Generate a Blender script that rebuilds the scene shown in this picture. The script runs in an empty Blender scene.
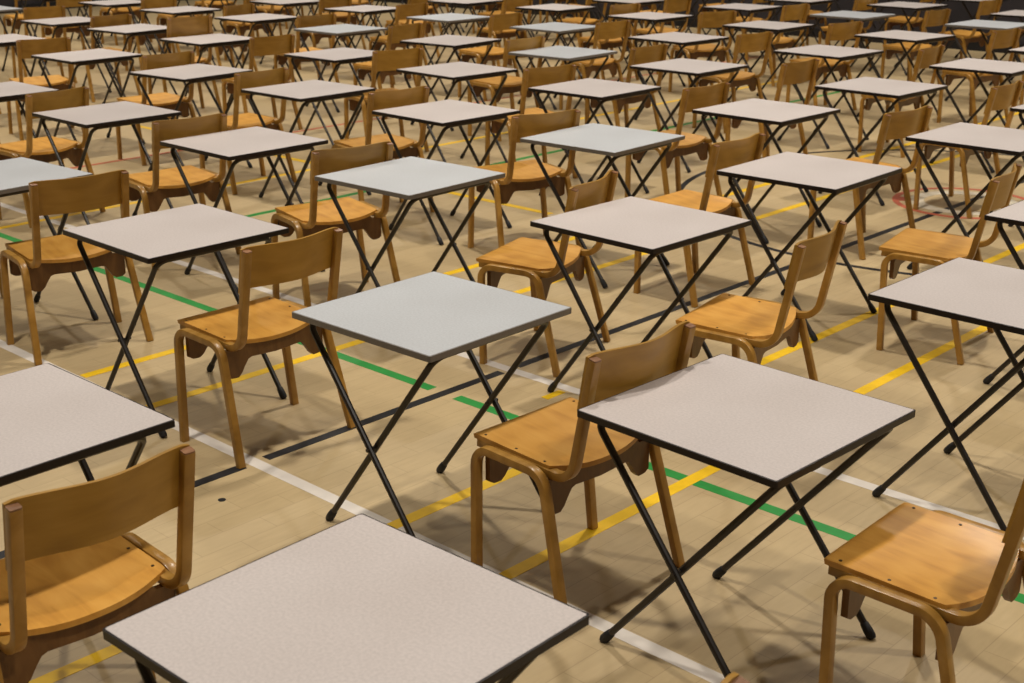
import bpy, math, random
from mathutils import Vector, Matrix

random.seed(7)
SC = bpy.context.scene
COL = SC.collection
PI = math.pi

# ------------------------------------------------------------------ placement
# (file, place in file) of every desk / chair: x, y on the floor and turn.
# x runs down a file of desks towards the back of the room, y runs across it.
DESKS = {
    (0, 0): (-1.624, 1.286, 0.024),
    (0, 1): (-1.718, 2.661, -0.034),
    (0, 2): (-1.645, 3.976, -0.015),
    (0, 3): (-1.848, 5.233, 0.0),
    (1, 0): (-2.95, 1.296, 0.015),
    (1, 1): (-2.839, 2.632, 0.015),
    (1, 2): (-3.075, 3.954, -0.02),
    (1, 3): (-3.119, 5.239, 0.023),
    (1, 4): (-2.893, 6.576, -0.001),
    (1, 5): (-2.901, 7.827, 0.0),
    (2, 1): (-4.284, 2.666, -0.011),
    (2, 2): (-4.367, 3.936, 0.036),
    (2, 3): (-4.332, 5.235, 0.043),
    (2, 4): (-4.203, 6.54, -0.025),
    (2, 5): (-4.188, 7.835, -0.034),
    (2, 6): (-4.129, 9.252, 0.003),
    (2, 7): (-4.124, 10.527, 0.0),
    (3, 1): (-5.725, 2.67, 0.046),
    (3, 2): (-5.608, 3.929, -0.001),
    (3, 3): (-5.534, 5.278, -0.027),
    (3, 4): (-5.501, 6.557, 0.011),
    (3, 5): (-5.698, 7.833, -0.009),
    (3, 6): (-5.429, 9.273, -0.052),
    (3, 7): (-5.532, 10.684, -0.101),
    (3, 8): (-5.408, 12.063, -0.01),
    (3, 9): (-5.551, 13.306, 0.009),
    (4, 2): (-6.929, 3.929, -0.004),
    (4, 3): (-6.808, 5.285, 0.012),
    (4, 4): (-6.787, 6.583, -0.044),
    (4, 5): (-6.912, 7.851, 0.039),
    (4, 6): (-6.876, 9.281, -0.057),
    (4, 7): (-6.882, 10.662, -0.0),
    (4, 8): (-6.832, 12.079, -0.031),
    (4, 9): (-6.965, 13.445, -0.08),
    (5, 2): (-8.25, 3.89, -0.0),
    (5, 3): (-8.092, 5.27, 0.088),
    (5, 4): (-8.109, 6.615, 0.017),
    (5, 5): (-8.157, 7.848, 0.087),
    (5, 6): (-8.234, 9.258, -0.003),
    (5, 7): (-8.249, 10.67, -0.034),
    (5, 8): (-8.153, 12.115, -0.012),
    (6, 3): (-9.501, 5.271, 0.017),
    (6, 4): (-9.757, 6.563, 0.0),
    (6, 5): (-9.58, 7.843, 0.011),
    (6, 6): (-9.641, 9.265, -0.022),
    (6, 7): (-9.599, 10.781, 0.009),
    (7, 3): (-11.096, 5.339, -0.0),
    (7, 4): (-11.022, 6.609, 0.07),
    (7, 5): (-11.049, 8.001, 0.011),
    (7, 6): (-11.008, 9.341, 0.039),
    (7, 7): (-10.916, 10.743, 0.024),
    (8, 4): (-12.18, 6.561, 0.004),
    (8, 5): (-12.366, 7.98, 0.022),
    (8, 6): (-12.384, 9.385, -0.043),
    (9, 4): (-14.017, 6.631, 0.0),
    (9, 5): (-13.714, 8.035, 0.0),
}
CHAIRS = {
    (0, 0): (-1.228, 1.3, 0.0),
    (0, 1): (-1.208, 2.697, 0.023),
    (1, 0): (-2.6, 1.235, -0.033),
    (1, 1): (-2.32, 2.66, -0.032),
    (1, 2): (-2.571, 3.923, 0.174),
    (1, 3): (-2.546, 5.336, 0.188),
    (2, 1): (-3.853, 2.678, -0.001),
    (2, 2): (-3.71, 4.039, 0.268),
    (2, 3): (-3.805, 5.27, 0.013),
    (2, 4): (-3.62, 6.605, -0.095),
    (2, 5): (-3.651, 7.855, 0.025),
    (3, 1): (-5.319, 2.745, -0.14),
    (3, 2): (-4.992, 3.958, -0.194),
    (3, 3): (-4.969, 5.287, -0.265),
    (3, 4): (-4.943, 6.618, -0.053),
    (3, 5): (-5.146, 7.973, -0.029),
    (3, 6): (-4.877, 9.302, 0.076),
    (3, 7): (-5.001, 10.898, -0.099),
    (4, 2): (-6.243, 3.885, -0.107),
    (4, 3): (-6.191, 5.305, -0.15),
    (4, 4): (-6.215, 6.681, -0.204),
    (4, 5): (-6.46, 7.999, -0.004),
    (4, 6): (-6.377, 9.302, -0.119),
    (4, 7): (-6.277, 10.574, -0.193),
    (4, 8): (-6.25, 12.174, -0.06),
    (4, 9): (-6.385, 13.603, -0.05),
    (5, 2): (-7.647, 3.848, 0.103),
    (5, 3): (-7.481, 5.218, 0.02),
    (5, 4): (-7.682, 6.648, -0.193),
    (5, 5): (-7.512, 7.786, -0.044),
    (5, 6): (-7.845, 9.277, -0.06),
    (5, 7): (-7.709, 10.755, -0.32),
    (5, 8): (-7.574, 11.803, -0.05),
    (5, 9): (-7.609, 13.261, -0.05),
    (6, 3): (-8.751, 5.348, -0.031),
    (6, 4): (-9.13, 6.556, -0.039),
    (6, 5): (-9.01, 7.841, 0.109),
    (6, 6): (-9.063, 9.182, -0.0),
    (6, 7): (-8.889, 10.749, -0.072),
    (6, 8): (-8.98, 11.745, -0.05),
    (7, 3): (-10.32, 5.279, -0.234),
    (7, 4): (-10.362, 6.629, -0.12),
    (7, 5): (-10.297, 7.957, -0.115),
    (7, 6): (-10.527, 9.336, -0.002),
    (7, 7): (-10.336, 10.714, -0.05),
    (8, 4): (-11.742, 6.649, 0.001),
    (8, 5): (-11.78, 8.074, 0.167),
    (8, 6): (-11.804, 9.401, -0.05),
    (9, 4): (-13.062, 6.724, -0.147),
    (9, 5): (-13.134, 8.057, -0.05),
    (10, 5): (-14.448, 7.794, -0.05),
}

ROW = lambda i, j: (-1.612 - 1.3517 * i + 0.0203 * j, 1.235 + 0.0022 * i + 1.3443 * j)

# camera (solved from the desk corners)
F_PX, CAM_H, YAW, PITCH, ROLL = 1330.05, 1.923, 2.33123, 0.330898, -0.003747
fwd = Vector((math.cos(PITCH) * math.cos(YAW), math.cos(PITCH) * math.sin(YAW), -math.sin(PITCH)))
r0 = Vector((math.sin(YAW), -math.cos(YAW), 0))
u0 = r0.cross(fwd)
rgt = math.cos(ROLL) * r0 + math.sin(ROLL) * u0
upv = -math.sin(ROLL) * r0 + math.cos(ROLL) * u0


def seen(x, y, z, m=6):
    q = Vector((x, y, z - CAM_H))
    d = q.dot(fwd)
    if d < 0.3:
        return False
    px, py = 512 + F_PX * q.dot(rgt) / d, 341.5 - F_PX * q.dot(upv) / d
    return -m < px < 1024 + m and -m + 8 < py < 683 + m


# ------------------------------------------------------------------ materials
def mat(name, rough=0.5, spec=0.5):
    m = bpy.data.materials.new(name)
    m.use_nodes = True
    b = m.node_tree.nodes['Principled BSDF']
    b.inputs['Roughness'].default_value = rough
    b.inputs['Specular IOR Level'].default_value = spec
    return m, m.node_tree, b


def N(nt, typ, **kw):
    n = nt.nodes.new(typ)
    for k, v in kw.items():
        if k in n.inputs:
            n.inputs[k].default_value = v
        else:
            setattr(n, k, v)
    return n


def ramp(nt, fac, stops):
    r = nt.nodes.new('ShaderNodeValToRGB')
    e = r.color_ramp.elements
    while len(e) < len(stops):
        e.new(0.5)
    for el, (p, c) in zip(e, stops):
        el.position = p
        el.color = (*c, 1)
    nt.links.new(fac, r.inputs[0])
    return r.outputs[0]


def mixc(nt, fac, a, b, mode='MIX'):
    n = nt.nodes.new('ShaderNodeMix')
    n.data_type = 'RGBA'
    n.blend_type = mode
    for sock, v in ((n.inputs[0], fac), (n.inputs[6], a), (n.inputs[7], b)):
        if hasattr(v, 'node'):
            nt.links.new(v, sock)
        elif isinstance(v, tuple):
            sock.default_value = (*v, 1)
        else:
            sock.default_value = v
    return n.outputs[2]


def wood(name, lo, mid, hi, scale, rough, axis_scale):
    m, nt, b = mat(name, rough, 0.38)
    tc = N(nt, 'ShaderNodeTexCoord')
    oi = N(nt, 'ShaderNodeObjectInfo')
    off = N(nt, 'ShaderNodeVectorMath', operation='SCALE')
    cx = N(nt, 'ShaderNodeCombineXYZ')
    nt.links.new(oi.outputs['Random'], cx.inputs[0])
    nt.links.new(oi.outputs['Random'], cx.inputs[1])
    nt.links.new(cx.outputs[0], off.inputs[0])
    off.inputs['Scale'].default_value = 9.0
    add = N(nt, 'ShaderNodeVectorMath', operation='ADD')
    nt.links.new(tc.outputs['Object'], add.inputs[0])
    nt.links.new(off.outputs[0], add.inputs[1])
    mp = N(nt, 'ShaderNodeMapping')
    mp.inputs['Scale'].default_value = axis_scale
    nt.links.new(add.outputs[0], mp.inputs[0])
    n1 = N(nt, 'ShaderNodeTexNoise', Scale=scale, Detail=4.0, Roughness=0.55, Distortion=0.8)
    nt.links.new(mp.outputs[0], n1.inputs['Vector'])
    w = N(nt, 'ShaderNodeTexWave', Scale=scale * 0.8, Distortion=4.0, Detail=3.0)
    w.inputs['Detail Scale'].default_value = 1.2
    nt.links.new(mp.outputs[0], w.inputs['Vector'])
    f = N(nt, 'ShaderNodeMath', operation='MULTIPLY_ADD')
    nt.links.new(w.outputs['Fac'], f.inputs[0])
    f.inputs[1].default_value = 0.12
    f2 = N(nt, 'ShaderNodeMath', operation='MULTIPLY')
    nt.links.new(n1.outputs['Fac'], f2.inputs[0])
    f2.inputs[1].default_value = 0.9
    nt.links.new(f2.outputs[0], f.inputs[2])
    c = ramp(nt, f.outputs[0], [(0.25, lo), (0.5, mid), (0.78, hi)])
    hs = N(nt, 'ShaderNodeHueSaturation')
    mr = N(nt, 'ShaderNodeMapRange')
    mr.inputs['To Min'].default_value = 0.84
    mr.inputs['To Max'].default_value = 1.14
    nt.links.new(oi.outputs['Random'], mr.inputs[0])
    nt.links.new(mr.outputs[0], hs.inputs['Value'])
    nt.links.new(c, hs.inputs['Color'])
    nt.links.new(hs.outputs[0], b.inputs['Base Color'])
    b.inputs['Coat Weight'].default_value = 0.2
    b.inputs['Coat Roughness'].default_value = 0.22
    return m


M = {}
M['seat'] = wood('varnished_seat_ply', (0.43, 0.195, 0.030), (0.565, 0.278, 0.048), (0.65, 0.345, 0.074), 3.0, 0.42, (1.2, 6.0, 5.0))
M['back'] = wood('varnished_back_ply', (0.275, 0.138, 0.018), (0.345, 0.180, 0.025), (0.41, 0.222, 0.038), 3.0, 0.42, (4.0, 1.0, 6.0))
M['frame'] = wood('varnished_bentwood', (0.235, 0.112, 0.018), (0.335, 0.172, 0.030), (0.43, 0.235, 0.055), 9.0, 0.36, (1.0, 1.0, 1.0))
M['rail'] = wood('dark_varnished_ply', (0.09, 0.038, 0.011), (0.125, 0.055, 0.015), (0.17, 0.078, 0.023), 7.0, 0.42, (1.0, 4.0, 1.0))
M['endgrain'] = wood('worn_end_grain', (0.15, 0.065, 0.028), (0.21, 0.095, 0.04), (0.30, 0.15, 0.07), 30.0, 0.4, (1.0, 1.0, 1.0))


def plain(name, col, rough=0.5, spec=0.5, metal=0.0, speck=0.0, sscale=200.0):
    m, nt, b = mat(name, rough, spec)
    b.inputs['Metallic'].default_value = metal
    tc = N(nt, 'ShaderNodeTexCoord')
    n = N(nt, 'ShaderNodeTexNoise', Scale=sscale, Detail=3.0, Roughness=0.6)
    nt.links.new(tc.outputs['Object'], n.inputs['Vector'])
    k = 1 + speck
    c = ramp(nt, n.outputs['Fac'], [(0.3, tuple(v / k for v in col)), (0.7, tuple(min(1, v * k) for v in col))])
    nt.links.new(c, b.inputs['Base Color'])
    return m


def laminate(name, col):
    m, nt, b = mat(name, 0.42, 0.5)
    tc = N(nt, 'ShaderNodeTexCoord')
    oi = N(nt, 'ShaderNodeObjectInfo')
    n = N(nt, 'ShaderNodeTexNoise', Scale=150.0, Detail=2.0)
    nt.links.new(tc.outputs['Object'], n.inputs['Vector'])
    n2 = N(nt, 'ShaderNodeTexNoise', Scale=3.0, Detail=4.0)
    nt.links.new(tc.outputs['Object'], n2.inputs['Vector'])
    c = ramp(nt, n.outputs['Fac'], [(0.35, tuple(v * 0.93 for v in col)), (0.65, tuple(v * 1.06 for v in col))])
    c2 = ramp(nt, n2.outputs['Fac'], [(0.3, (0.93, 0.92, 0.91)), (0.7, (1.0, 1.0, 1.0))])
    c = mixc(nt, 1.0, c, c2, 'MULTIPLY')
    mr = N(nt, 'ShaderNodeMapRange')
    mr.inputs['To Min'].default_value = 0.95
    mr.inputs['To Max'].default_value = 1.05
    nt.links.new(oi.outputs['Random'], mr.inputs[0])
    hs = N(nt, 'ShaderNodeHueSaturation')
    nt.links.new(mr.outputs[0], hs.inputs['Value'])
    nt.links.new(c, hs.inputs['Color'])
    nt.links.new(hs.outputs[0], b.inputs['Base Color'])
    rr = N(nt, 'ShaderNodeMapRange')
    rr.inputs['To Min'].default_value = 0.36
    rr.inputs['To Max'].default_value = 0.5
    nt.links.new(n2.outputs['Fac'], rr.inputs[0])
    nt.links.new(rr.outputs[0], b.inputs['Roughness'])
    return m


M['warm_top'] = laminate('warm_grey_laminate', (0.555, 0.502, 0.484))
M['cool_top'] = laminate('cool_grey_laminate', (0.488, 0.508, 0.532))
M['black_edge'] = plain('black_edging', (0.012, 0.008, 0.007), 0.45, 0.3, 0, 0.2)
M['grey_edge'] = plain('grey_edging', (0.15, 0.135, 0.12), 0.45, 0.5, 0, 0.1)
M['steel'] = plain('dark_painted_steel', (0.016, 0.012, 0.010), 0.38, 0.45, 0, 0.25, 60)
M['rubber'] = plain('black_rubber', (0.011, 0.011, 0.013), 0.6, 0.4, 0, 0.2, 60)
M['screw'] = plain('dark_screw_head', (0.07, 0.045, 0.03), 0.35, 0.5, 0.6)
M['yellow'] = plain('yellow_court_paint', (0.80, 0.50, 0.012), 0.45, 0.4, 0, 0.07, 14)
M['green'] = plain('green_court_paint', (0.020, 0.23, 0.042), 0.45, 0.4, 0, 0.1, 14)
M['white'] = plain('white_court_paint', (0.66, 0.61, 0.55), 0.45, 0.4, 0, 0.06, 14)
M['worn_white'] = plain('worn_white_court_paint', (0.54, 0.48, 0.37), 0.45, 0.4, 0, 0.25, 9)
M['black'] = plain('black_court_paint', (0.016, 0.016, 0.018), 0.45, 0.3, 0, 0.15, 14)
M['red'] = plain('red_court_paint', (0.46, 0.11, 0.06), 0.45, 0.4, 0, 0.1, 14)
M['wall'] = plain('dark_wall_panel', (0.030, 0.027, 0.033), 0.6, 0.4, 0, 0.3, 2)
M['side_wall'] = plain('painted_wall', (0.10, 0.085, 0.07), 0.7, 0.3, 0, 0.05, 2)
M['ceiling'] = plain('dark_ceiling', (0.12, 0.11, 0.10), 0.8, 0.3, 0, 0.04, 2)  # unseen ceiling, its colour kept dark to cut bounced light and deepen shadows


def floor_mat():
    m, nt, b = mat('pale_block_floor', 0.34, 0.5)
    tc = N(nt, 'ShaderNodeTexCoord')
    mp = N(nt, 'ShaderNodeMapping')
    mp.inputs['Rotation'].default_value = (0, 0, PI / 2)
    nt.links.new(tc.outputs['Object'], mp.inputs[0])
    br = N(nt, 'ShaderNodeTexBrick', Scale=1.0)
    br.inputs['Brick Width'].default_value = 0.28
    br.inputs['Row Height'].default_value = 0.093
    br.inputs['Mortar Size'].default_value = 0.0016
    br.inputs['Mortar Smooth'].default_value = 0.3
    br.inputs['Color1'].default_value = (0.487, 0.378, 0.212, 1)
    br.inputs['Color2'].default_value = (0.468, 0.360, 0.200, 1)
    br.inputs['Mortar'].default_value = (0.39, 0.294, 0.162, 1)
    br.offset = 0.5
    nt.links.new(mp.outputs[0], br.inputs['Vector'])
    n = N(nt, 'ShaderNodeTexNoise', Scale=1.3, Detail=5.0, Roughness=0.6)
    nt.links.new(tc.outputs['Object'], n.inputs['Vector'])
    c2 = ramp(nt, n.outputs['Fac'], [(0.3, (0.90, 0.88, 0.86)), (0.7, (1.05, 1.04, 1.02))])
    mp2 = N(nt, 'ShaderNodeMapping')
    mp2.inputs['Scale'].default_value = (14, 2.2, 1)
    nt.links.new(tc.outputs['Object'], mp2.inputs[0])
    n3 = N(nt, 'ShaderNodeTexNoise', Scale=4.0, Detail=3.0)
    nt.links.new(mp2.outputs[0], n3.inputs['Vector'])
    c3 = ramp(nt, n3.outputs['Fac'], [(0.3, (0.94, 0.93, 0.92)), (0.7, (1.03, 1.03, 1.03))])
    c = mixc(nt, 1.0, br.outputs['Color'], c2, 'MULTIPLY')
    c = mixc(nt, 1.0, c, c3, 'MULTIPLY')
    nt.links.new(c, b.inputs['Base Color'])
    mr = N(nt, 'ShaderNodeMapRange')
    mr.inputs['To Min'].default_value = 0.34
    mr.inputs['To Max'].default_value = 0.52
    nt.links.new(n.outputs['Fac'], mr.inputs[0])
    nt.links.new(mr.outputs[0], b.inputs['Roughness'])
    return m


M['floor'] = floor_mat()


# ------------------------------------------------------------------ mesh tools
class MB:
    def __init__(self):
        self.v, self.f = [], []

    def add(self, v, f):
        o = len(self.v)
        self.v += [tuple(p) for p in v]
        self.f += [tuple(i + o for i in q) for q in f]

    def box(self, x0, x1, y0, y1, z0, z1):
        v = [(x, y, z) for z in (z0, z1) for y in (y0, y1) for x in (x0, x1)]
        self.add(v, [(0, 2, 3, 1), (4, 5, 7, 6), (0, 1, 5, 4), (1, 3, 7, 5), (3, 2, 6, 7), (2, 0, 4, 6)])

    def sweep(self, path, prof, lateral):
        """prof: list of (a, b); a along lateral, b along in-plane normal."""
        P = [Vector(p) for p in path]
        n = len(prof)
        vs, fs = [], []
        for k, p in enumerate(P):
            t = (P[min(k + 1, len(P) - 1)] - P[max(k - 1, 0)]).normalized()
            lat = lateral if isinstance(lateral, Vector) else lateral[k]
            lat = (lat - t * lat.dot(t)).normalized()
            nor = t.cross(lat).normalized()
            for a, b in prof:
                vs.append(p + lat * a + nor * b)
        for k in range(len(P) - 1):
            for i in range(n):
                j = (i + 1) % n
                fs.append((k * n + i, k * n + j, (k + 1) * n + j, (k + 1) * n + i))
        fs.append(tuple(reversed(range(n))))
        fs.append(tuple(range((len(P) - 1) * n, len(P) * n)))
        self.add(vs, fs)

    def tube(self, path, r, seg=10):
        prof = [(r * math.cos(2 * PI * i / seg), r * math.sin(2 * PI * i / seg)) for i in range(seg)]
        P = [Vector(p) for p in path]
        lats = []
        t0 = (P[1] - P[0]).normalized()
        lat = t0.orthogonal().normalized()
        for k in range(len(P)):
            t = (P[min(k + 1, len(P) - 1)] - P[max(k - 1, 0)]).normalized()
            lat = (lat - t * lat.dot(t)).normalized()
            lats.append(lat.copy())
        self.sweep(path, prof, lats)

    def mesh(self, name, m, smooth=True, angle=35):
        me = bpy.data.meshes.new(name)
        me.from_pydata(self.v, [], self.f)
        me.validate()
        import bmesh
        bm = bmesh.new()
        bm.from_mesh(me)
        bmesh.ops.recalc_face_normals(bm, faces=bm.faces)
        for e in bm.edges:
            e.smooth = not (len(e.link_faces) == 2 and e.calc_face_angle(0) > math.radians(angle))
        for f in bm.faces:
            f.smooth = smooth
        bm.to_mesh(me)
        bm.free()
        for x in (m if isinstance(m, list) else [m]):
            me.materials.append(x)
        return me


def rrect(w, h, c):
    """rounded rectangle profile: w lateral, h in-plane, corner c"""
    a, b = w / 2, h / 2
    out = []
    for sx, sy, st in ((1, 1, 0), (-1, 1, 1), (-1, -1, 2), (1, -1, 3)):
        for k in range(3):
            an = (st + k / 2) * PI / 2
            out.append((sx * (a - c) + c * math.cos(an), sy * (b - c) + c * math.sin(an)))
    return out


def fillet(pts, radii, seg=7):
    """polyline with rounded corners (3-D)."""
    P = [Vector(p) for p in pts]
    out = [P[0]]
    for k in range(1, len(P) - 1):
        a, b, c = P[k - 1], P[k], P[k + 1]
        r = radii[k - 1]
        d1, d2 = (a - b).normalized(), (c - b).normalized()
        th = d1.angle(d2)
        L = r / math.tan(th / 2)
        bis = (d1 + d2).normalized()
        cen = b + bis * (r / math.sin(th / 2))
        s, e = b + d1 * L, b + d2 * L
        v1, v2 = s - cen, e - cen
        tot = v1.angle(v2)
        ax = v1.cross(v2).normalized()
        for q in range(seg + 1):
            out.append(cen + Matrix.Rotation(tot * q / seg, 3, ax) @ v1)
    out.append(P[-1])
    return out


def link(name, me, parent=None, label=None):
    o = bpy.data.objects.new(name, me)
    COL.objects.link(o)
    if parent:
        o.parent = parent
    if label:
        o['label'] = label
    return o


def empty(name, loc, rz=0.0):
    o = bpy.data.objects.new(name, None)
    o.empty_display_size = 0.1
    COL.objects.link(o)
    o.location = loc
    o.rotation_euler = (0, 0, rz)
    return o


def structure(o):
    o['kind'] = 'structure'
    return o


# ------------------------------------------------------------------ room
X0, X1, Y0, Y1, HC = -21.0, 5.0, -5.0, 15.75, 7.6
mb = MB(); mb.box(X0, X1, Y0, Y1, -0.05, 0.0)
floor = structure(link('floor', mb.mesh('floor', M['floor'])))
floor['label'] = 'pale wood block sports hall floor with painted court lines'
mb = MB(); mb.box(X0, X1, Y0, Y1, HC, HC + 0.1)
structure(link('ceiling', mb.mesh('ceiling', M['ceiling'])))
for nm, b, m in (('wall_back', (X0, X1, Y1, Y1 + 0.15, -0.05, HC), 'wall'), ('wall_left', (X0 - 0.15, X0, Y0, Y1, -0.05, HC), 'wall'),
                 ('wall_front', (X0, X1, Y0 - 0.15, Y0, -0.05, HC), 'side_wall'), ('wall_right', (X1, X1 + 0.15, Y0, Y1, -0.05, HC), 'side_wall')):
    mb = MB(); mb.box(*b)
    structure(link(nm, mb.mesh(nm, M[m])))
for nm, b in (('baseboard_back', (X0, X1, Y1 - 0.02, Y1, 0.0, 0.12)), ('baseboard_left', (X0, X0 + 0.02, Y0, Y1, 0.0, 0.12))):
    mb = MB(); mb.box(*b)
    structure(link(nm, mb.mesh(nm, M['black'])))

# painted court lines: each one a thin layer of paint on the floor
PAINT_Z = [0.0006]


def paint(name, color, label, quads=None, rings=None):
    z = PAINT_Z[0]
    PAINT_Z[0] += 0.00005
    mb = MB()
    for x0, x1, y0, y1 in quads or []:
        mb.box(x0, x1, y0, y1, -0.0005, z)
    for cx, cy, ri, ro, a0, a1 in rings or []:
        n = max(6, int(abs(a1 - a0) * 20))
        vs, fs = [], []
        for k in range(n + 1):
            a = a0 + (a1 - a0) * k / n
            for r in (ri, ro):
                for zz in (-0.0005, z):
                    vs.append((cx + r * math.cos(a), cy + r * math.sin(a), zz))
        for k in range(n):
            o = 4 * k
            fs += [(o + 1, o + 3, o + 7, o + 5), (o, o + 1, o + 5, o + 4), (o + 2, o + 6, o + 7, o + 3)]
        mb.add(vs, fs)
    link(name, mb.mesh(name, M[color], smooth=False), floor, label)


H = 0.025
lx = lambda x, a, b, h=H: (x - h, x + h, a, b)      # line across the files
ly = lambda y, a, b, h=H: (a, b, y - h, y + h)      # line along the files
GX = -3.62                                          # black centre line
paint('court_line', 'white', 'white painted court line', [ly(2.487, -9.0, 2.0)])
paint('court_line', 'white', 'white painted court line', [ly(3.787, -9.0, 2.0)])
paint('court_line', 'green', 'green painted court line', [ly(3.412, -14.0, GX - 0.07), ly(3.412, GX + 0.07, 2.0)])
paint('court_line', 'green', 'green painted court line', [lx(-6.68, 3.45, 12.5)])
paint('court_line', 'black', 'black painted court line',
      [lx(GX, -2.0, 2.44, 0.022), lx(GX, 2.535, 3.74, 0.022), lx(GX, 3.835, 14.5, 0.022)])
paint('court_line', 'yellow', 'yellow painted court line', [lx(-2.41, -2.0, 13.0)])
paint('court_line', 'yellow', 'yellow painted court line', [lx(-2.895, -2.0, 13.0)])
paint('court_line', 'yellow', 'yellow painted court line', [lx(-4.355, 2.52, 13.0)])
paint('court_line', 'yellow', 'yellow painted court line', [lx(-4.855, 2.52, 13.0)])
paint('court_line', 'yellow', 'yellow painted court line', [lx(-7.52, 2.5, 13.0)])
paint('court_line', 'yellow', 'yellow painted court line', [ly(5.975, -12.0, -5.35)])
paint('court_line', 'red', 'red painted court line', [lx(-8.83, 4.6, 14.0, 0.02)])
paint('court_line', 'black', 'black painted centre circle', None, [(GX, 7.96, 1.775, 1.815, 0, 2 * PI)])
paint('court_line', 'worn_white', 'worn white painted inner ring', None, [(GX, 7.985, 0.25, 0.34, 0, 2 * PI)])
paint('court_line', 'red', 'red painted ring', None, [(GX, 7.985, 0.405, 0.445, 0, 2 * PI)])
paint('court_mark', 'red', 'red painted spot', None, [(-3.965, 7.815, 0.0, 0.06, 0, 2 * PI)])
paint('court_mark', 'yellow', 'short yellow painted mark', [(-3.305, -3.268, 3.64, 3.745)])
paint('floor_socket', 'black', 'small dark round floor socket', None, [(-3.45, 2.231, 0.0, 0.013, 0, 2 * PI)])


# ------------------------------------------------------------------ exam desk
TOP_H, TH, HALF = 0.70, 0.0185, 0.303
UT, UF = 0.262, 0.236                 # leg spread under the top and on the floor
V_OUT, V_IN = 0.268, 0.243            # the two folding frames
BAR_Z = TOP_H - TH - 0.0125
TR = 0.0100


def rounded_square(half, r, n=4):
    out = []
    for sx, sy, st in ((1, 1, 0), (-1, 1, 1), (-1, -1, 2), (1, -1, 3)):
        for k in range(n + 1):
            a = (st + k / n) * PI / 2
            out.append((sx * (half - r) + r * math.cos(a), sy * (half - r) + r * math.sin(a)))
    return out


def slab(half, r, z0, z1, bev):
    mb = MB()
    rings = [(half - bev, z0), (half, z0 + bev), (half, z1 - bev), (half - bev, z1)]
    vs, fs = [], []
    for h, z in rings:
        vs += [(x, y, z) for x, y in rounded_square(h, r)]
    n = len(vs) // 4
    for k in range(3):
        for i in range(n):
            j = (i + 1) % n
            fs.append((k * n + i, k * n + j, (k + 1) * n + j, (k + 1) * n + i))
    fs.append(tuple(reversed(range(n))))
    fs.append(tuple(range(3 * n, 4 * n)))
    mb.add(vs, fs)
    return mb


def edge_band(r):
    mb = MB()
    outer, inner = rounded_square(HALF, r), rounded_square(HALF - 0.004, r - 0.002)
    n = len(outer)
    prof = [(inner, TOP_H - TH - 0.0006), (outer, TOP_H - TH - 0.0006), (outer, TOP_H - 0.0012), (inner, TOP_H - 0.0004)]
    vs, fs = [], []
    for ring, z in prof:
        vs += [(x, y, z) for x, y in ring]
    for k in range(4):
        for i in range(n):
            j = (i + 1) % n
            q = (k + 1) % 4
            fs.append((k * n + i, k * n + j, q * n + j, q * n + i))
    mb.add(vs, fs)
    return mb


DM = {}
top = slab(HALF - 0.0041, 0.005, TOP_H - TH, TOP_H, 0.0006)
DM['top_warm'] = top.mesh('warm_tabletop', M['warm_top'])
DM['top_cool'] = top.mesh('cool_tabletop', M['cool_top'])
DM['edge_warm'] = edge_band(0.007).mesh('black_edging', M['black_edge'])
DM['edge_cool'] = edge_band(0.007).mesh('grey_edging', M['grey_edge'])
for fi, (sx, vv) in enumerate(((-1, V_OUT), (1, V_IN))):
    mb = MB()
    mb.tube([(sx * UT, -vv + 0.055, BAR_Z), (sx * UT, 0, BAR_Z), (sx * UT, vv - 0.055, BAR_Z)], TR)
    for yy in (-0.14, 0.14):
        mb.box(sx * UT - 0.02, sx * UT + 0.02, yy - 0.018, yy + 0.018, BAR_Z + 0.004, TOP_H - TH)
    DM['bar', sx] = mb.mesh('top_bar', M['steel'])
    for sy in (-1, 1):
        foot = Vector((-sx * UF, sy * (vv + 0.004), 0.012))
        pts = [(sx * UT, sy * (vv - 0.055), BAR_Z), (sx * UT, sy * vv, BAR_Z), foot]
        mb = MB(); mb.tube(fillet(pts, [0.038]), TR)
        DM['leg', sx, sy] = mb.mesh('leg', M['steel'])
        d = (Vector(pts[1]) - foot).normalized()
        mb = MB()
        base = foot + d * 0.004
        prof = []
        seg = 10
        rings = [(-0.016, 0.011), (-0.008, 0.0138), (0.010, 0.0138), (0.028, 0.0122), (0.032, 0.0102)]
        lat = Vector((0, 1, 0)); lat = (lat - d * lat.dot(d)).normalized(); nor = d.cross(lat)
        vs, fs = [], []
        for h, r in rings:
            for i in range(seg):
                a = 2 * PI * i / seg
                p = base + d * h + lat * (r * math.cos(a)) + nor * (r * math.sin(a))
                p.z = max(p.z, 0.0008)
                vs.append(p)
        for k in range(len(rings) - 1):
            for i in range(seg):
                j = (i + 1) % seg
                fs.append((k * seg + i, k * seg + j, (k + 1) * seg + j, (k + 1) * seg + i))
        fs.append(tuple(reversed(range(seg))))
        fs.append(tuple(range((len(rings) - 1) * seg, len(rings) * seg)))
        mb.add(vs, fs)
        DM['foot', sx, sy] = mb.mesh('rubber_foot', M['rubber'])
for sy in (-1, 1):
    # pivot bolt where the two frames cross
    t = (UT) / (UT + UF)
    z = BAR_Z + (0.012 - BAR_Z) * t
    y0, y1 = sorted((sy * (V_IN - 0.010), sy * (V_OUT + 0.016)))
    mb = MB(); mb.tube([(0, y0, z), (0, (y0 + y1) / 2, z), (0, y1, z)], 0.0062, 8)
    DM['bolt', sy] = mb.mesh('pivot_bolt', M['steel'])


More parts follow.
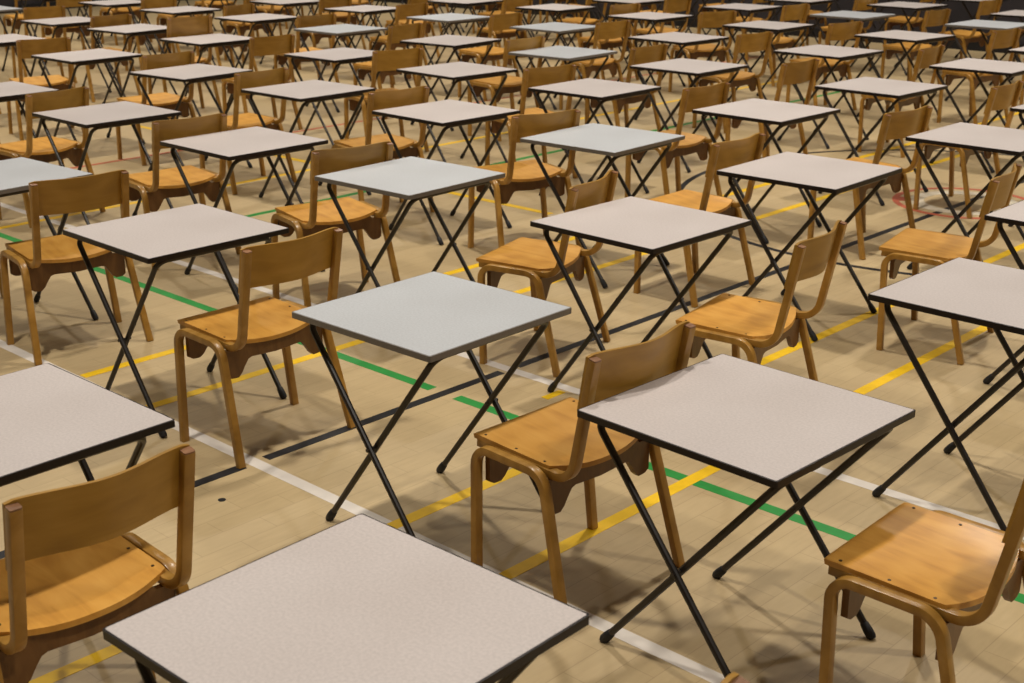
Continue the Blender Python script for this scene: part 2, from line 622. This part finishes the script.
def make_desk(cool):
    t = empty('exam_desk', (0, 0, 0))
    k = 'cool' if cool else 'warm'
    tp = link('tabletop', DM['top_' + k], t)
    link('edge_banding', DM['edge_' + k], tp, 'grey edging strip' if cool else 'black edging strip')
    for sx in (-1, 1):
        link('top_bar', DM['bar', sx], t)
        for sy in (-1, 1):
            lg = link('leg', DM['leg', sx, sy], t)
            link('rubber_foot', DM['foot', sx, sy], lg)
    for sy in (-1, 1):
        link('pivot_bolt', DM['bolt', sy], t)
    return t


# ------------------------------------------------------------------ school chair
SEAT_H, SW = 0.437, 0.200


def seat_z(x, y):
    s = min(1, max(0.0, (x + 0.17) / 0.25))
    z = SEAT_H + 0.006 - 0.010 * (x + 0.17) / 0.33 - (0.001 + 0.016 * s) * (1 - (y / SW) ** 2)
    return z


def seat_mesh():
    nx, ny, th = 26, 18, 0.015
    top, bot = [], []
    for i in range(nx + 1):
        t = i / nx
        t = 0.5 - 0.5 * math.cos(PI * t) if t < 0.5 else t
        for k in range(ny + 1):
            s = -1 + 2 * k / ny
            xr = 0.166 - 0.040 * abs(s) ** 2.6
            xf = -0.178 + 0.006 * abs(s) ** 8
            x = xf + (xr - xf) * t
            w = SW
            e = (x - 0.105) / 0.06
            if e > 0:
                w -= 0.016 * e * e
            y = s * w
            z = seat_z(x, y)
            f = max(0.0, (-0.160 - x) / 0.018)
            top.append((x, y, z - 0.006 * f * f))
            bot.append((x + 0.004 * f, y, z - th + 0.002 * f * f))
    mb = MB()
    n = ny + 1
    vs = top + bot
    o = len(top)
    fs = []
    for i in range(nx):
        for k in range(ny):
            a, b, c, d = i * n + k, (i + 1) * n + k, (i + 1) * n + k + 1, i * n + k + 1
            fs.append((a, b, c, d)); fs.append((o + a, o + d, o + c, o + b))
    ring = [k for k in range(n)] + [(i + 1) * n - 1 for i in range(1, nx + 1)] + [nx * n + k for k in range(ny - 1, -1, -1)] + [i * n for i in range(nx - 1, 0, -1)]
    for q in range(len(ring)):
        a, b = ring[q], ring[(q + 1) % len(ring)]
        fs.append((a, b, o + b, o + a))
    mb.add(vs, fs)
    return mb.mesh('seat', M['seat'])


PX = lambda z: 0.2265 + (z - 0.48) * 0.184           # centre line of the back posts


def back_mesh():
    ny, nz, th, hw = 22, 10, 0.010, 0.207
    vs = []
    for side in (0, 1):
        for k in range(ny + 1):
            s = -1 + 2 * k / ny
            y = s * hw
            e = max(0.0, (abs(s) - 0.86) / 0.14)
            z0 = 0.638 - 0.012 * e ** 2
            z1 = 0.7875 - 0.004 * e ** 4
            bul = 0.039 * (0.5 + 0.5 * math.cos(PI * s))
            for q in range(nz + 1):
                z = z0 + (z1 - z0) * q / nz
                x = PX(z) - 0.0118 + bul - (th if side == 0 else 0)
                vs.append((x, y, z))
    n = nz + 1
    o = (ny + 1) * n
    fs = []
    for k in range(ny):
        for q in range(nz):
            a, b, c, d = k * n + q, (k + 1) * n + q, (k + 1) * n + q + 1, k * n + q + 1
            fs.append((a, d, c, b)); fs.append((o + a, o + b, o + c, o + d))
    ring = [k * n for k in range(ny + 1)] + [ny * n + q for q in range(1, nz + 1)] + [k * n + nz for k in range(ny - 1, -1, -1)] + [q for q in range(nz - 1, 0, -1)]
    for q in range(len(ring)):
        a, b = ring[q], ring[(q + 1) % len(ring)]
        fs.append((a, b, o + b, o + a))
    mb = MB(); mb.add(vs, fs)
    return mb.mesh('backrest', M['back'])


def post_mesh(sy):
    y = sy * 0.194
    yi = sy * 0.186
    zr = 0.4105
    pts = [(-0.158, yi, zr + 0.0065), (PX(zr) - 0.006, y, zr), (PX(0.775), y, 0.775)]
    path = fillet(pts, [0.072], 9)
    # more points in the straight runs
    path = [path[0], path[0].lerp(path[1], 0.5)] + path[1:-1] + [path[-2].lerp(path[-1], 0.5), path[-1]]
    mb = MB()
    mb.sweep(path, rrect(0.028, 0.0245, 0.0028), Vector((0, 1, 0)))
    return mb.mesh('back_post', M['frame'])


def post_cap_mesh(sy):
    y = sy * 0.194
    z = 0.7747
    mb = MB()
    mb.sweep([(PX(z), y, z), (PX(z + 0.0045), y, z + 0.0045)], rrect(0.0270, 0.0235, 0.004), Vector((0, 1, 0)))
    return mb.mesh('post_end', M['endgrain'])


def leg_frame_mesh(sy):
    pts = [(-0.112, sy * 0.251, 0.0), (-0.134, sy * 0.2245, 0.4215), (0.128, sy * 0.2245, 0.4165), (0.237, sy * 0.251, 0.0)]
    path = fillet(pts, [0.050, 0.068], 8)
    mb = MB()
    mb.sweep(path, rrect(0.0275, 0.0245, 0.0028), Vector((0, 1, 0)))
    mb.v = [(x, y_, max(z, 0.0006)) for x, y_, z in mb.v]
    return mb.mesh('leg_frame', M['frame'])


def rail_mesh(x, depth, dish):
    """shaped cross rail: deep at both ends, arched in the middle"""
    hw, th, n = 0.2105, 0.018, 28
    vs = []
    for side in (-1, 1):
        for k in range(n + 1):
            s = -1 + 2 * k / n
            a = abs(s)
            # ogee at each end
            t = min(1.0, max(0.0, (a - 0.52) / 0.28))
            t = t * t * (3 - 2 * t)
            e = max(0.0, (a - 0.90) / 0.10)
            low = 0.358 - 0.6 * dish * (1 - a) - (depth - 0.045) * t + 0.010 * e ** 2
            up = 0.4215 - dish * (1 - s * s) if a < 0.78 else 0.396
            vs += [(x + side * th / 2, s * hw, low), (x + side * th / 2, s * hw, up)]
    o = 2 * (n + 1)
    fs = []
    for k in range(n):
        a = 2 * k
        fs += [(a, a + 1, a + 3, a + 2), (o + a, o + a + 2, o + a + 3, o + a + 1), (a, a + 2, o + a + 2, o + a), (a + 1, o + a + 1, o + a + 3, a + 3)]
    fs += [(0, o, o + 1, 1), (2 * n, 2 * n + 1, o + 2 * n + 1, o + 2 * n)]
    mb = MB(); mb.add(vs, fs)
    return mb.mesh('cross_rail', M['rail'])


CM = dict(seat=seat_mesh(), back=back_mesh(), front_rail=rail_mesh(-0.104, 0.095, 0.009), rear_rail=rail_mesh(0.130, 0.112, 0.021))
for sy in (-1, 1):
    CM['post', sy] = post_mesh(sy)
    CM['cap', sy] = post_cap_mesh(sy)
    CM['frame', sy] = leg_frame_mesh(sy)


def screw_mesh(x, y):
    z = seat_z(x, y)
    n = 10
    mb = MB()
    vs = [(x + 0.0042 * math.cos(2 * PI * i / n), y + 0.0042 * math.sin(2 * PI * i / n), zz) for zz in (z - 0.004, z + 0.0012) for i in range(n)]
    fs = [(i, (i + 1) % n, n + (i + 1) % n, n + i) for i in range(n)] + [tuple(range(n, 2 * n)), tuple(reversed(range(n)))]
    mb.add(vs, fs)
    return mb.mesh('screw', M['screw'])


SCREWS = [screw_mesh(x, sy * 0.184) for x in (-0.138, -0.015, 0.095) for sy in (-1, 1)]


def make_chair(near):
    t = empty('school_chair', (0, 0, 0))
    st = link('seat', CM['seat'], t)
    if near:
        for s in SCREWS:
            link('screw', s, st)
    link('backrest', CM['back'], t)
    for sy in (-1, 1):
        p = link('back_post', CM['post', sy], t)
        link('post_end', CM['cap', sy], p, 'worn dark end grain')
        link('leg_frame', CM['frame', sy], t)
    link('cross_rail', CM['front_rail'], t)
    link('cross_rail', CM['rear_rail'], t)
    return t


def dup(root):
    r = root.copy(); COL.objects.link(r)
    for ch in root.children:
        c = ch.copy(); COL.objects.link(c); c.parent = r
        for g in ch.children:
            d = g.copy(); COL.objects.link(d); d.parent = c
    return r


# ------------------------------------------------------------------ placing everything
COOL = {(1, 1), (2, 2), (2, 3), (3, 1), (4, 5), (5, 6), (6, 5), (6, 6), (4, 8), (3, 8), (9, 4), (5, 5)}
COOL.discard((5, 5))
extra = [(4, 10), (5, 9), (6, 8), (10, 5), (9, 6), (8, 7), (7, 8), (6, 9), (5, 10), (8, 8), (7, 9), (6, 10), (9, 7), (9, 8), (8, 9), (7, 10),
         (10, 6), (10, 7), (10, 8), (9, 9), (8, 10), (11, 5), (11, 6), (11, 7), (11, 8), (10, 9), (9, 10), (6, 2), (4, 1), (8, 3), (10, 4)]
for k in extra:
    if k not in DESKS:
        x, y = ROW(*k)
        DESKS[k] = (x + random.uniform(-.02, .02), y + random.uniform(-.02, .02), random.uniform(-.03, .03))
CHAIRS[(10, 4)] = (DESKS[(10, 4)][0] + 0.42, DESKS[(10, 4)][1], -0.06)
for k in list(DESKS):
    if k not in CHAIRS:
        x, y, r = DESKS[k]
        if k[0] >= 4 or k[1] >= 8:
            CHAIRS[k] = (x + 0.58 + random.uniform(-.04, .04), y + random.uniform(-.05, .05), random.uniform(-.15, .12))

ORD = ['first', 'second', 'third', 'fourth', 'fifth', 'sixth', 'seventh', 'eighth', 'ninth', 'tenth', 'eleventh', 'twelfth', 'thirteenth']


def desk_seen(k):
    x, y, r = DESKS[k]
    return any(seen(x + a, y + b, z) for a in (-.25, 0, .25) for b in (-.25, 0, .25) for z in (0.02, .35, .69))


def chair_seen(k):
    x, y, r = CHAIRS[k]
    return any(seen(x + a, y + b, z) for a, z in ((-.15, .43), (.23, .02), (-.11, .02), (.28, .78), (.25, .6)) for b in (-.2, 0, .2))


desks = sorted([k for k in DESKS if desk_seen(k)], key=lambda k: (k[1], k[0]))
chairs = sorted([k for k in CHAIRS if chair_seen(k)], key=lambda k: (k[1], k[0]))
first = {}
for k in desks:
    first[k[1]] = min(first.get(k[1], 99), k[0])

DESK_LABEL = {
    (0, 0): 'beige-topped exam desk closest to the camera, cut off by the bottom edge',
    (1, 0): 'beige-topped exam desk cut off by the left edge in the left foreground',
    (0, 1): 'lower beige-topped exam desk right of centre, in front of a chair back',
    (1, 1): 'pale blue-grey exam desk with grey edging in the centre foreground',
    (2, 1): 'beige-topped black-edged exam desk at middle left, just behind the green line',
    (0, 2): 'beige-topped exam desk cut off by the right edge in the right foreground',
    (1, 2): 'beige-topped exam desk right of centre, behind the centre foreground blue-grey desk',
    (2, 2): 'pale blue-grey exam desk just behind the central blue-grey foreground desk',
    (3, 1): 'pale blue-grey exam desk cut off by the left edge behind a chair back',
    (0, 3): 'beige-topped exam desk showing only its left corner at the right edge',
}
CHAIR_LABEL = {
    (0, 0): 'wooden chair showing only a post top at the bottom edge',
    (1, 0): 'wooden chair in the bottom left corner, seen from behind, cut off at left',
    (0, 1): 'wooden chair in the bottom right corner, its whole seat in view',
    (1, 1): 'wooden chair in the centre foreground, backrest behind the lower beige desk',
    (2, 1): 'wooden chair left of centre, standing beside the central blue-grey desk',
    (1, 2): 'wooden chair right of centre with its tan backrest turned side-on',
    (2, 2): 'wooden chair behind the central blue-grey desk, twisted, seat and one backrest end visible',
    (3, 1): 'wooden chair at far middle left, its brown backrest before a blue-grey desk',
}

proto_d = {False: None, True: None}
for k in desks:
    cool = k in COOL
    if proto_d[cool] is None:
        proto_d[cool] = t = make_desk(cool)
    else:
        t = dup(proto_d[cool])
    x, y, r = DESKS[k]
    t.location = (x, y, 0)
    t.rotation_euler = (0, 0, r)
    t.scale = (1, 1, 1)
    if k == (0, 1):
        t.scale = (1, 1, 0.957)          # a lower desk, its frame set a little off centre
        for ch in t.children:
            if not ch.name.startswith('tabletop'):
                ch.scale = (1.04, 1.0, 1)
                ch.location = (0.004, 0.004, 0)
    tone = 'blue-grey' if cool else 'beige'
    t['category'] = 'desk'
    t['group'] = 'folding exam desks set out in rows'
    t['label'] = DESK_LABEL.get(k) or '%s exam desk, %s back in the %s diagonal file from lower left' % (tone, ORD[k[0] - first[k[1]]], ORD[k[1]])

proto_c = {False: None, True: None}
for k in chairs:
    x, y, r = CHAIRS[k]
    near = math.hypot(x, y) < 5.2
    if proto_c[near] is None:
        proto_c[near] = t = make_chair(near)
    else:
        t = dup(proto_c[near])
    t.location = (x, y, 0)
    t.rotation_euler = (0, 0, r)
    t.scale = (1, 1, 1)
    if k == (7, 4):
        t.scale = (1, 1, 1.09)
    t['category'] = 'chair'
    t['group'] = 'wooden school chairs at the exam desks'
    t['label'] = CHAIR_LABEL.get(k) or 'wooden chair at the %s desk back in the %s diagonal file from lower left' % (ORD[k[0] - first.get(k[1], k[0])], ORD[k[1]])

# ------------------------------------------------------------------ light: the hall's ceiling lamps
def lamp(x, y, z, power, size, col=(1.0, 0.925, 0.82)):
    l = bpy.data.lights.new('hall_lamp', 'AREA')
    l.shape = 'DISK'
    l.size = size
    l.energy = power
    l.color = col
    l.spread = math.radians(125)
    o = bpy.data.objects.new('hall_lamp', l)
    COL.objects.link(o)
    o.location = (x, y, z)


for ix in range(4):
    for iy in range(4):
        lamp(2.4 - 6.4 * ix, 0.9 + 4.4 * iy, 6.9, 122, 0.36)

w = bpy.data.worlds.new('hall_air')
SC.world = w
w.use_nodes = True
w.node_tree.nodes['Background'].inputs['Color'].default_value = (0.9, 0.85, 0.78, 1)
w.node_tree.nodes['Background'].inputs['Strength'].default_value = 0.012

# ------------------------------------------------------------------ camera
cam = bpy.data.cameras.new('camera')
co = bpy.data.objects.new('camera', cam)
COL.objects.link(co)
mw = Matrix((rgt, upv, -fwd)).transposed().to_4x4()
mw.translation = Vector((0, 0, CAM_H))
co.matrix_world = mw
cam.sensor_width = 36
cam.lens = F_PX / 1024 * 36
cam.clip_end = 100
cam.dof.use_dof = True
cam.dof.focus_distance = 4.1
cam.dof.aperture_fstop = 7.0
SC.camera = co

vs = SC.view_settings
vs.view_transform = 'Standard'
vs.look = 'None'
vs.gamma = 1.0
vs.use_curve_mapping = False
vs.exposure = 0.0
SC.display_settings.display_device = 'sRGB'
